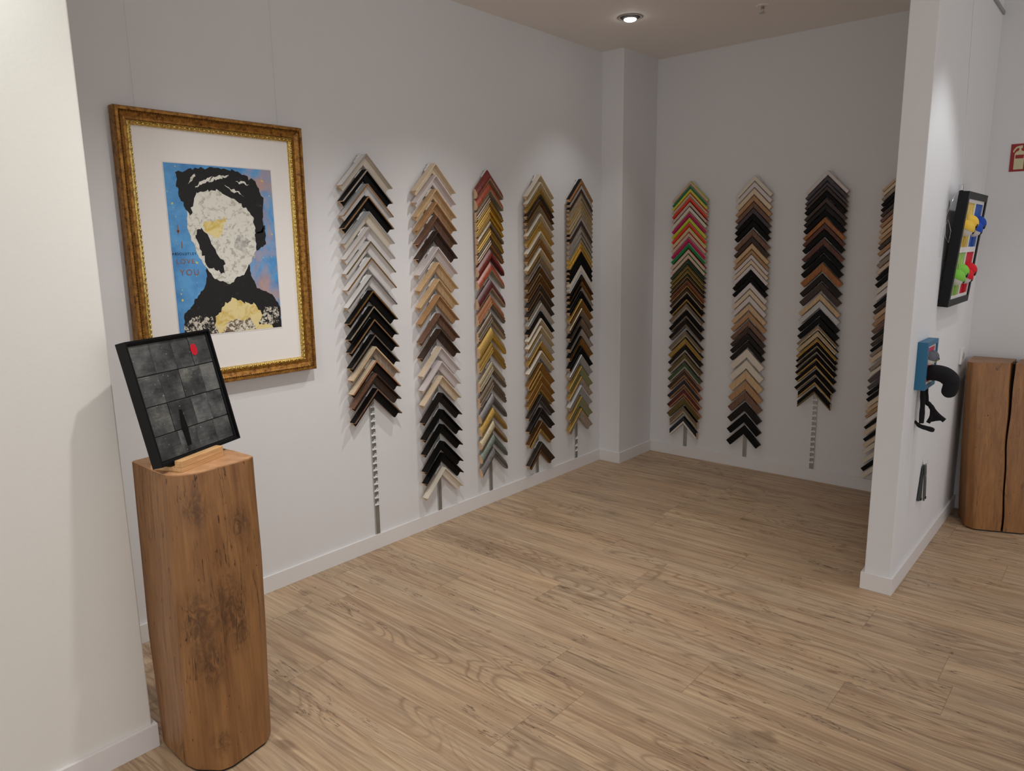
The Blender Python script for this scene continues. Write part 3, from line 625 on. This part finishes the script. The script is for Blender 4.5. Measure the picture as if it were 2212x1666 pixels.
def loft(sections, mat_i=(0, 0)):
    m = MB(); n = len(sections[0][1]); V = []
    for z, pl in sections: V += [(x, y, z) for x, y in pl]
    F = [(a * n + k, a * n + (k + 1) % n, (a + 1) * n + (k + 1) % n, (a + 1) * n + k) for a in range(len(sections) - 1) for k in range(n)]
    m.add(V, F, 0, False); m.add(V, [tuple(range(n - 1, -1, -1)), tuple(range((len(sections) - 1) * n, len(sections) * n))], mat_i[1])
    return m
def interp(bot, top, bulge, z0, z1, n=14, wob=.003, seed=0):
    out = []
    cx = sum(p[0] for p in bot) / len(bot); cy = sum(p[1] for p in bot) / len(bot)
    for k in range(n + 1):
        t = k / n; z = z0 + (z1 - z0) * t; pl = []
        for i, (p, q) in enumerate(zip(bot, top)):
            x = p[0] + (q[0] - p[0]) * t; y = p[1] + (q[1] - p[1]) * t
            b = bulge * math.sin(math.pi * t); dx, dy = x - cx, y - cy; l = math.hypot(dx, dy)
            w = wob * math.sin(math.pi * t) * mn.noise((i * .6 + seed, z * 4, 1.3)) if wob else 0
            pl.append((x + dx / l * (b + w), y + dy / l * (b + w)))
        out.append((z, pl))
    return out
def roundpoly(pts, r=.012, n=3):
    out = []
    N_ = len(pts)
    for k in range(N_):
        a, b_, c = Vector(pts[k - 1]), Vector(pts[k]), Vector(pts[(k + 1) % N_])
        p1 = b_ + (a - b_).normalized() * min(r, (a - b_).length * .4); p2 = b_ + (c - b_).normalized() * min(r, (c - b_).length * .4)
        for j in range(n + 1):
            t = j / n; q = p1 * (1 - t) ** 2 + b_ * 2 * t * (1 - t) + p2 * t ** 2; out.append((q.x, q.y))
    return out
TOPW = wood('plinth_end_grain', (204, 158, 118), (172, 124, 86), .5, (14, 14, 14), 0, .1)
def shift(pl, c): return [(x - c[0], y - c[1]) for x, y in pl]
c1 = (-3.71, -.77)
bot = [(-3.842, -.66), (-3.848, -.82), (-3.838, -.868), (-3.792, -.930), (-3.760, -.938), (-3.64, -.918), (-3.602, -.885), (-3.592, -.80), (-3.60, -.64)]
top = [(-3.826, -.625), (-3.830, -.80), (-3.826, -.845), (-3.806, -.875), (-3.765, -.897), (-3.60, -.882), (-3.574, -.865), (-3.578, -.76), (-3.60, -.60)]
pl = empty('wooden_plinth', (c1[0], c1[1], 0), 0, 'tall oak block plinth beside the near wall holding the black panel', 'plinth')
b1 = roundpoly(shift(bot, c1), .007, 2); t1 = roundpoly(shift(top, c1), .006, 2)
OAK = oak('oak_block', (160, 114, 70), (126, 84, 48), (68, 42, 26), .95, ((-.09, -.13, .47, .075), (.0, -.15, .49, .07), (-.08, -.15, .34, .06), (.02, -.15, .40, .05), (.06, -.13, .72, .045), (-.07, -.13, .80, .05), (-.07, -.15, .09, .035)))
loft(interp(b1, t1, .006, .008, .897, 18, .006), (0, 0)).build('oak_block', [OAK, TOPW], pl)
m = MB(); m.prism([(x * .985, y * .985) for x, y in t1], lambda u, v, k: (u, v, .8965 + k * .0035)); m.build('top_face', TOPW, pl)
m = MB(); m.prism([(x * .97, y * .97) for x, y in b1], lambda u, v, k: (u, v, k * .0085)); m.build('base_plate', MT['blkm'], pl)

# second plinth, split by a crack
c2 = (-.18, -2.36)
HT2 = .88
bot = [(-.03, -2.196), (-.137, -2.186), (-.305, -2.245), (-.33, -2.288), (-.306, -2.351), (-.285, -2.40)]
top = [(-.02, -2.166), (-.26, -2.172), (-.285, -2.20), (-.275, -2.225), (-.235, -2.30), (-.205, -2.352)]
bot2 = [(-.283, -2.408), (-.25, -2.492), (-.20, -2.53), (-.03, -2.53), (-.03, -2.41)]
top2 = [(-.196, -2.372), (-.165, -2.405), (-.15, -2.50), (-.02, -2.52), (-.02, -2.38)]
pl2 = empty('wooden_plinth', (c2[0], c2[1], 0), 0, 'split oak block plinth with dark crack in the far right corner', 'plinth')
OAK2 = oak('oak_block_far', (160, 110, 58), (128, 82, 38), (72, 42, 22), .3)
def ext(pl_, back): return pl_
A0, A1 = shift(bot + [(-.03, -2.40)], c2), shift(top + [(-.02, -2.36)], c2)
C0, C1 = shift(bot2, c2), shift(top2, c2)
def crackshift(secs, idx):
    out = []
    for z, p in secs:
        q = list(p); s = .010 * math.sin(z * 9 + .6) + .006 * math.sin(z * 23)
        for i in idx: q[i] = (q[i][0] + s * .15, q[i][1] - s * .3)
        out.append((z, q))
    return out
loft(crackshift(interp(A0, A1, .004, .008, HT2, 24, 0), [5])).build('left_block_half', OAK2, pl2, bevel=.006)
loft(crackshift(interp(C0, C1, .004, .008, HT2, 24, 0), [0])).build('right_block_half', OAK2, pl2, bevel=.004)
m = MB(); m.box((.04, -.09, .01), (.14, .03, HT2 - .012)); m.build('crack_shade_core', paint('painted_crack_shade', (26, 18, 14), .9), pl2)  # near-black box between the halves, its colour standing in for shade inside the crack
m = MB(); m.prism([(x * .96, y * .96) for x, y in shift([(-.03, -2.20), (-.137, -2.19), (-.30, -2.245), (-.325, -2.29), (-.25, -2.49), (-.2, -2.53), (-.03, -2.53)], c2)], lambda u, v, k: (u, v, k * .0085)); m.build('base_plate', MT['blkm'], pl2)

# ------------------------------------------------------------ black panel on its ledge
BL = Vector((-3.831, -.842, .9215)); bd = Vector((.92006, .39177, 0)); nd = Vector((.39177, -.92006, 0))
al = math.radians(13.5); PW, PHt, PD = .330, .353, .034
up = -nd * math.sin(al) + Vector((0, 0, math.cos(al))); fr = nd * math.cos(al) + Vector((0, 0, math.sin(al)))
pn = empty('tile_panel', BL, 0, 'black-framed dark tile panel leaning back on the near oak plinth', 'artwork')
pn.rotation_euler = Matrix((bd, -fr, up)).transposed().to_euler()
# local: x along the bottom edge, -y towards the viewer, z up the panel
m = ring(0, PW, 0, PHt, [(0, -PD), (0, 0), (.006, 0), (.006, -.008), (.012, -.010), (.012, -PD)]); m.build('black_frame', MT['blk'], pn)
def tilemat(k):
    n = N('charred_tile_%d' % k); v = n.coord((1, 1, 1), loc=(k * 3.1, k, 0)); g_ = 56 + (k * 37 % 5) * 7
    f = n.noise(v, 11, 5, .65); s_ = n.coord((30, 30, 190), loc=(k, 0, 0)); q = n.noise(s_, 1, 3, .6, .4)
    base = n.ramp(f, [(.3, L3((34, 37, 40))), (.52, L3((g_ + 16, g_ + 17, g_ + 17))), (.72, L3((124, 124, 118)))])
    base = n.mix(n.math('MULTIPLY', n.math('SUBTRACT', q, .45, True), 1.2), base, L3((26, 27, 28)))
    w_ = n.noise(v, 130, 2); base = n.mix(n.math('MULTIPLY', n.math('GREATER_THAN', w_, .73), .7), base, L3((176, 176, 172)))
    n.color(base); n.set(.3, 0, .5); n.bump(n.math('ADD', f, q), .35, .002); return n.m
TM = [tilemat(k) for k in range(5)]
m = MB(); m.box((.012, .014, .012), (PW - .012, PD - .002, PHt - .012)); m.build('backing_board', MT['blkm'], pn)
iw, ih = (PW - .024), (PHt - .024)
ys = [0, .215, .47, .73, 1]
xs = [[0, .29, .52, .77, 1], [0, .27, .57, .79, 1], [0, .27, .52, .80, 1], [0, .25, .52, .75, 1]]
for r in range(4):
    for c in range(4):
        x0, x1 = .012 + iw * xs[r][c], .012 + iw * xs[r][c + 1]; z0, z1 = .012 + ih * ys[r], .012 + ih * ys[r + 1]; g2 = .0007
        h = .0105 + .0012 * ((r * 7 + c * 5) % 4) * .5
        mm = MB(); mm.box((x0 + g2, h, z0 + g2 + .0005), (x1 - g2, .014, z1 - g2 - .0005)); mm.build('tile', TM[(r * 3 + c * 2) % 5], pn, bevel=.0012)
def dab(name, pts, mat, parent, y, sub=6, jit=.0012):
    out = []
    for k in range(len(pts)):
        a = Vector(pts[k]); c = Vector(pts[(k + 1) % len(pts)])
        for j in range(sub):
            q = a.lerp(c, j / sub); q += Vector((mn.noise((q.x * 300, q.y * 300, 2)), mn.noise((q.x * 300, q.y * 300, 8)))) * jit; out.append((q.x, q.y))
    mm = MB(); mm.prism(out, lambda u, v, k: (u, y + k * .0006, v)); return mm.build(name, mat, parent)
circ = [(.012 + iw * .79 + .014 * math.cos(t), .012 + ih * .875 + .018 * math.sin(t)) for t in [k * math.pi / 7 for k in range(14)]]
dab('red_paint_dab', circ, paint('red_paint', (196, 22, 44), .45), pn, .0098)
bx_, bz_ = .012 + iw * .36, .012 + ih * .06
dab('black_brush_stroke', [(bx_, bz_), (bx_ + .016, bz_ + .002), (bx_ + .020, bz_ + .05), (bx_ + .016, bz_ + .105), (bx_ + .006, bz_ + .108), (bx_ - .004, bz_ + .06)], MT['blk'], pn, .0098)
# ledge (stand)
lg = empty('picture_ledge', BL, math.atan2(.39177, .92006), 'small pine ledge on the near oak plinth propping the dark panel', 'stand')
lg.location = BL - Vector((0, 0, .0215)); PINE = wood('pine_ledge', (222, 180, 128), (196, 146, 94), .5, (8, 90, 70))
zz = .0
m = MB(); m.box((.035, -.034, .0), (.206, .075, .0125)); m.build('ledge_base', PINE, lg, bevel=.001)
m = MB(); m.box((.035, -.034, .0125), (.206, -.0095, .032)); m.build('front_lip', PINE, lg, bevel=.0015)

# ------------------------------------------------------------ ceiling fittings
dl = empty('downlight', (-.944, -.521, CH), .3, 'round recessed adjustable downlight shining near the pillar', 'ceiling light')
m = MB(); 
for (r0, r1, z0, z1) in ((.071, .064, 0, -.004), (.064, .058, -.004, -.003), (.058, .055, -.003, .0)):
    V = []
    for k in range(40):
        t = 2 * math.pi * k / 40; V += [(r0 * math.cos(t), r0 * math.sin(t), z0), (r1 * math.cos(t), r1 * math.sin(t), z1)]
    m.add(V, [(2 * k, 2 * ((k + 1) % 40), 2 * ((k + 1) % 40) + 1, 2 * k + 1) for k in range(40)], 0, True)
m.build('trim_ring', paint('lamp_ring', (150, 145, 138), .35), dl)
m = MB(); m.cyl((0, 0, -.0005), .056, -.0006, 2, 32); m.build('dark_recess', MT['dgrey'], dl)
m = MB(); m.cyl((0, 0, -.001), .040, -.010, 2, 32, 0, .036); lh = m.build('lamp_head', MT['grey'], dl)
em = bpy.data.materials.new('lamp_glow'); em.use_nodes = True; b_ = em.node_tree.nodes['Principled BSDF']
b_.inputs['Emission Color'].default_value = (1, .97, .92, 1); b_.inputs['Emission Strength'].default_value = 25; b_.inputs['Base Color'].default_value = (1, 1, 1, 1)
m = MB(); m.ball((0, 0, -.011), .034, 24, 0, 0, (1, 1, -.35)); m.build('glowing_lens', em, lh)
sp_ = empty('sprinkler', (-.632, -1.14, CH), 0, 'small metal sprinkler head hanging from the ceiling', 'sprinkler')
m = MB(); m.cyl((0, 0, 0), .036, -.004, 2, 28, 0, .032); m.build('ceiling_rose', MT['ceil'], sp_)
m = MB(); m.cyl((0, 0, -.004), .009, -.012, 2, 16); m.build('body', MT['chrome'], sp_)
m = MB(); m.tube([(-.009, 0, -.016), (-.013, 0, -.026), (-.003, 0, -.036)], .0018, 8); m.tube([(.009, 0, -.016), (.013, 0, -.026), (.003, 0, -.036)], .0018, 8); m.build('yoke_arm', MT['chrome'], sp_)
m = MB(); m.cyl((0, 0, -.0362), .015, -.0018, 2, 20); m.build('deflector', MT['chrome'], sp_)

# ------------------------------------------------------------ partition side: plush picture
def felt(name, rgb): return paint(name, rgb, .95, .05, .6, 420)
WB = felt('white_felt', (222, 220, 214)); PUP = paint('black_glass_eye', (6, 6, 7), .12)
fx0, fx1, fz0, fz1 = -.94, -.455, 1.213, 1.712
fp = empty('plush_picture', (-.94, YP - .002, fz0), 0, 'black box frame holding four coloured squares with plush eyes', 'picture')
fp.rotation_euler = (math.atan2(.041, fz1 - fz0), 0, 0)
FWd, FH = fx1 - fx0, math.hypot(fz1 - fz0, .041); D = .040
ring(0, FWd, 0, FH, [(0, 0), (0, D), (.030, D), (.030, .002)]).build('black_frame', MT['blk'], fp, bevel=.001)
m = MB(); m.box((.028, -.014, .028), (FWd - .028, -.004, FH - .028)); m.build('backing_board', MT['blkm'], fp)
# window mat with four openings
mo = ring(.03, FWd - .03, .03, FH - .03, [(0, .014), (0, .034), (.015, .034), (.015, .014)])
gx = FWd / 2; gz = FH / 2
mo.box((gx - .007, -.034, .045), (gx + .007, -.014, FH - .045)); mo.box((.045, -.0342, gz - .012), (FWd - .045, -.014, gz + .012)); mo.build('white_mat', MT['white'], fp)
cols = {'yellow': (226, 186, 70), 'blue': (30, 70, 170), 'green': (124, 190, 70), 'red': (206, 22, 40)}
pale = {'yellow': (214, 184, 96), 'blue': (52, 92, 172), 'green': (150, 186, 100), 'red': (198, 24, 44)}
for (nm, ix, iz) in (('yellow', 0, 1), ('blue', 1, 1), ('green', 0, 0), ('red', 1, 0)):
    xa = .045 if ix == 0 else gx + .007; xb = gx - .007 if ix == 0 else FWd - .045
    za = .045 if iz == 0 else gz + .012; zb = gz - .012 if iz == 0 else FH - .045
    mm = MB(); mm.box((xa, -.0305, za), (xb, -.014, zb)); pnl = mm.build(nm + '_fabric_square', felt(nm + '_fabric', pale[nm]), fp)
    fold = MB()
    xc, zc = (xa + xb) / 2, (za + zb) / 2 - .004
    for (qx, qz) in ((-.03, .05), (.03, .06), (-.012, -.08), (.02, -.085)):
        fold.tube([(xc + qx * .4, -.032, zc + qz * .3), (xc + qx, -.0315, zc + qz), (xc + qx * 1.2, -.0305, zc + qz * 1.25)], [.010, .005, .001], 8)
    fold.build('fabric_fold', pnl.data.materials[0], pnl)
    for s_ in (-1, 1):
        ec = (xc + s_ * .034, -.032, zc + (.012 * s_)); r_ = .036
        mm = MB(); mm.ball(ec, r_, 24); eb = mm.build('plush_eyeball', WB, fp)
        rt = Matrix.Rotation(math.radians(26), 3, 'X')
        mm = MB(); mm.ball(ec, r_ * 1.07, 24, 0, .08, (1, 1, 1), rt); mm.build('plush_eyelid', felt(nm + '_plush_%d' % s_, cols[nm]), eb)
        mm = MB(); mm.ball((ec[0] + .006 * (-s_), ec[1] - r_ * .88, ec[2] - .008), .013, 16, 0, -1, (1, .5, 1.15)); mm.build('pupil', PUP, eb)
# wires and rail end above it
cl = MB(); cl.box((-.92, YP - .052, fz1 + .0), (-.895, YP - .036, fz1 + .028)); o = cl.build('wire_clamp', MT['chrome'], None, bevel=.003)
tag(o, 'small steel clamp on top of the plush picture frame', 'clamp')
m = MB(); m.tube([(-.91, YP - .044, fz1 + .028), (-.91, YP - .02, CH - .10)], .0007, 6)
o = m.build('hanging_wire', MT['wire']); tag(o, 'straight thin wire above the black plush picture', 'wire', 'wires of the plush picture')
lp = [(-.905, YP - .044, fz1 + .012), (-.97, YP - .03, fz1 - .03), (-1.01, YP - .015, fz1 - .11), (-1.02, YP - .02, fz1 - .19), (-.99, YP - .03, fz1 - .22), (-.96, YP - .03, fz1 - .17), (-.985, YP - .02, fz1 - .12), (-1.01, YP - .012, fz1 - .16), (-1.03, YP - .008, fz1 - .28)]
m = MB(); m.tube(lp, .0009, 6); o = m.build('hanging_wire', MT['chrome']); tag(o, 'loose looped wire end left of the black plush picture', 'wire', 'wires of the plush picture')
m = MB(); m.box((-1.36, YP - .009, 2.622), (-.004, YP, 2.640)); o = m.build('picture_rail', MT['grey']); tag(o, 'thin grey picture rail high on the partition wall', 'picture rail')

# ------------------------------------------------------------ teal box with plush beak
TEAL = paint('teal_lacquer', (30, 104, 140), .45, .03)
tb = empty('teal_plush_box', (-1.255, YP, .882), 0, 'small teal box frame with plush eyes, black drooping beak and dangling legs', 'artwork')
TW, TH, TD = .20, .203, .040
ring(0, TW, 0, TH, [(0, 0), (0, TD), (.018, TD), (.018, .002)]).build('teal_frame', TEAL, tb, bevel=.0008)
ring(.018, TW - .018, .018, TH - .018, [(0, .018), (0, .034), (.010, .034), (.010, .018)]).build('cream_mat', MT['cream'], tb)
m = MB(); m.box((.018, -.030, .018), (TW - .018, -.006, TH - .018)); m.build('pink_panel', felt('pink_fabric', (206, 62, 104)), tb)
for s_ in (-1, 1):
    ec = (.100 + s_ * .028, -.030, .128)
    mm = MB(); mm.ball(ec, .029, 24); eb = mm.build('plush_eyeball', WB, tb)
    mm = MB(); mm.ball(ec, .0312, 24, 0, .10, (1, 1, 1), Matrix.Rotation(math.radians(24), 3, 'X')); mm.build('grey_eyelid', felt('grey_plush_%d' % s_, (96, 98, 106)), eb)
    mm = MB(); mm.ball((ec[0], ec[1] - .026, ec[2] - .006), .0095, 16, 0, -1, (1, .5, 1)); ir = mm.build('yellow_iris', paint('yellow_iris_%d' % s_, (196, 188, 70), .2), eb)
    mm = MB(); mm.ball((ec[0], ec[1] - .0305, ec[2] - .006), .0055, 12, 0, -1, (1, .5, 1)); mm.build('pupil', PUP, eb)
BLF = felt('black_plush', (14, 13, 18))
def smooth(pts, n=5):
    out = []; P_ = [Vector(pts[0])] + [Vector(p) for p in pts] + [Vector(pts[-1])]
    for i in range(1, len(P_) - 2):
        for j in range(n):
            t = j / n; a, b_, c, d = P_[i - 1:i + 3]
            out.append(.5 * ((2 * b_) + (c - a) * t + (2 * a - 5 * b_ + 4 * c - d) * t * t + (3 * b_ - a - 3 * c + d) * t ** 3))
    out.append(P_[-1]); return out
bz = [(-.02, .063), (-.045, .065), (-.070, .066), (-.097, .058), (-.117, .040), (-.121, .018), (-.116, -.004), (-.110, -.020), (-.105, -.034)]
pts = smooth([(.095, y_, z_) for y_, z_ in bz]); n_ = len(pts)
rad = [.033 + .002 * math.sin(math.pi * k / n_) if k < n_ * .55 else .033 - .007 * ((k / n_ - .55) / .45) ** 1.0 for k in range(n_)]
ds = [0]
for k in range(n_ - 1, 0, -1): ds.insert(0, ds[0] + (pts[k] - pts[k - 1]).length)
rad = [r * math.sqrt(max(.02, 1 - max(0, 1 - d / .026) ** 2)) for r, d in zip(rad, ds)]
m = MB(); m.tube(pts, rad, 20); m.build('plush_beak', BLF, tb)
for s_, leg, foot in ((0, [(.075, -.018, .003), (.075, -.024, -.06), (.075, -.026, -.155)], [(.075, .0, -.150), (.075, -.02, -.168), (.075, -.05, -.175), (.075, -.078, -.180)]),
                      (1, [(.12, -.022, .003), (.12, -.028, -.062), (.12, -.045, -.082), (.12, -.062, -.105)], [(.12, -.055, -.095), (.12, -.075, -.118), (.12, -.100, -.140)])):
    sm = smooth(leg, 4); m = MB(); m.tube(sm, [.0115 - .002 * math.sin(k) ** 2 for k in range(len(sm))], 12); lo = m.build('plush_leg', BLF, tb)
    if s_ == 0:
        m = MB(); m.tube(smooth(foot, 4), [.006] * 3 + [.009] * 3 + [.010] * 3 + [.011, .011, .010, .006][: len(smooth(foot, 4)) - 9], 12); m.build('plush_foot', BLF, lo)
    else:
        m = MB(); m.tube(smooth([(.12, -.052, -.095), (.12, -.078, -.122), (.12, -.105, -.142)], 4), .0105, 12)
        m.tube(smooth([(.12, -.054, -.10), (.115, -.055, -.13), (.11, -.045, -.158)], 4), .0085, 12)
        m.prism([(-.05, -.095), (-.10, -.14), (-.075, -.146), (-.045, -.158)], lambda u, v, k: (.112 + k * .012, u, v)); m.build('plush_foot', BLF, lo)

# wall socket, tool on hook
ws = empty('wall_socket', (-.27, YP, .862), 0, 'white wall socket on the partition near the far plinth', 'socket')
m = MB(); m.box((0, -.012, 0), (.085, 0, .085)); m.build('cover_plate', MT['white'], ws, bevel=.003)
m = MB(); m.cyl((.0425, -.0125, .0425), .021, -.0012, 1, 24); m.build('socket_insert', MT['greywhite'], ws)
m = MB(); m.cyl((.0425, -.0138, .0425), .015, -.0008, 1, 20); m.build('socket_hole', MT['grey'], ws)
tl = empty('hanging_tool', (-.955, YP, .478), 0, 'folded grey metal tool hanging from a hook below the teal box', 'tool')
TG = paint('galvanised_steel', (104, 112, 110), .4, .08, .1, 200, .5)
m = MB(); m.prism([(.0, 0), (.03, .004), (.062, -.10), (.078, -.175), (.05, -.186), (.03, -.176)], lambda u, v, k: (u, -.012 - k * .004, v)); m.build('front_blade', TG, tl)
m = MB(); m.prism([(-.004, -.006), (.022, -.0), (.012, -.15), (.006, -.172), (-.05, -.160)], lambda u, v, k: (u, -.004 - k * .006, v)); m.build('back_blade', paint('dark_steel', (60, 70, 72), .4, .05, 0, 1, .5), tl)
m = MB(); m.cyl((.066, -.0165, -.172), .0065, -.003, 1, 14); m.cyl((.004, -.0105, -.164), .0065, -.003, 1, 14); m.build('rubber_tip', MT['blkm'], tl)
m = MB(); m.cyl((.034, -.0163, -.055), .003, -.001, 1, 12); m.build('rivet', MT['white'], tl)
hk = MB(); hk.tube([(-.937, YP - .001, .512), (-.937, YP - .004, .482), (-.937, YP - .014, .476), (-.937, YP - .022, .486), (-.937, YP - .023, .506)], .0025, 8)
hk.box((-.946, YP - .002, .49), (-.928, YP, .53)); o = hk.build('wall_hook', MT['white']); tag(o, 'small white wall hook holding the grey tool', 'hook')

# extinguisher sign (runs out of the frame on the right)
sg = empty('extinguisher_sign', (0, -2.232, 1.847), 0, 'red fire extinguisher sign on the far wall', 'sign')
def sgf(u, v, d0, d1):  # u to the right (=-Y), v up
    return lambda a, b_, k: (-(d0 if k == 0 else d1), -a, b_)
RED = paint('sign_red', (150, 18, 24), .45); GLOW = paint('sign_cream', (206, 200, 160), .6)
m = MB(); m.box((-.003, -.14, 0), (0, 0, .137)); m.build('sign_plate', RED, sg)
m = MB()
body = [(.018, .010), (.018, .088), (.024, .098), (.033, .102), (.036, .108), (.034, .118), (.026, .114), (.018, .104), (.015, .096), (.010, .096), (.012, .108), (.022, .122), (.034, .126), (.048, .128), (.050, .124), (.050, .116), (.044, .112), (.045, .104), (.056, .098), (.060, .088), (.060, .010)]
m.prism(body, sgf(0, 0, .003, .0038)); 
sym = m.build('extinguisher_symbol', GLOW, sg)
m = MB(); m.box((-.0042, -.058, .064), (-.0038, -.022, .082)); m.build('red_label_band', RED, sym)
m = MB()
for k in range(3): m.prism([(.074 + k * .018, .02), (.084 + k * .018, .05 + .02 * (k % 2)), (.092 + k * .016, .02)], sgf(0, 0, .003, .0038))
m.build('flame_symbol', GLOW, sg)
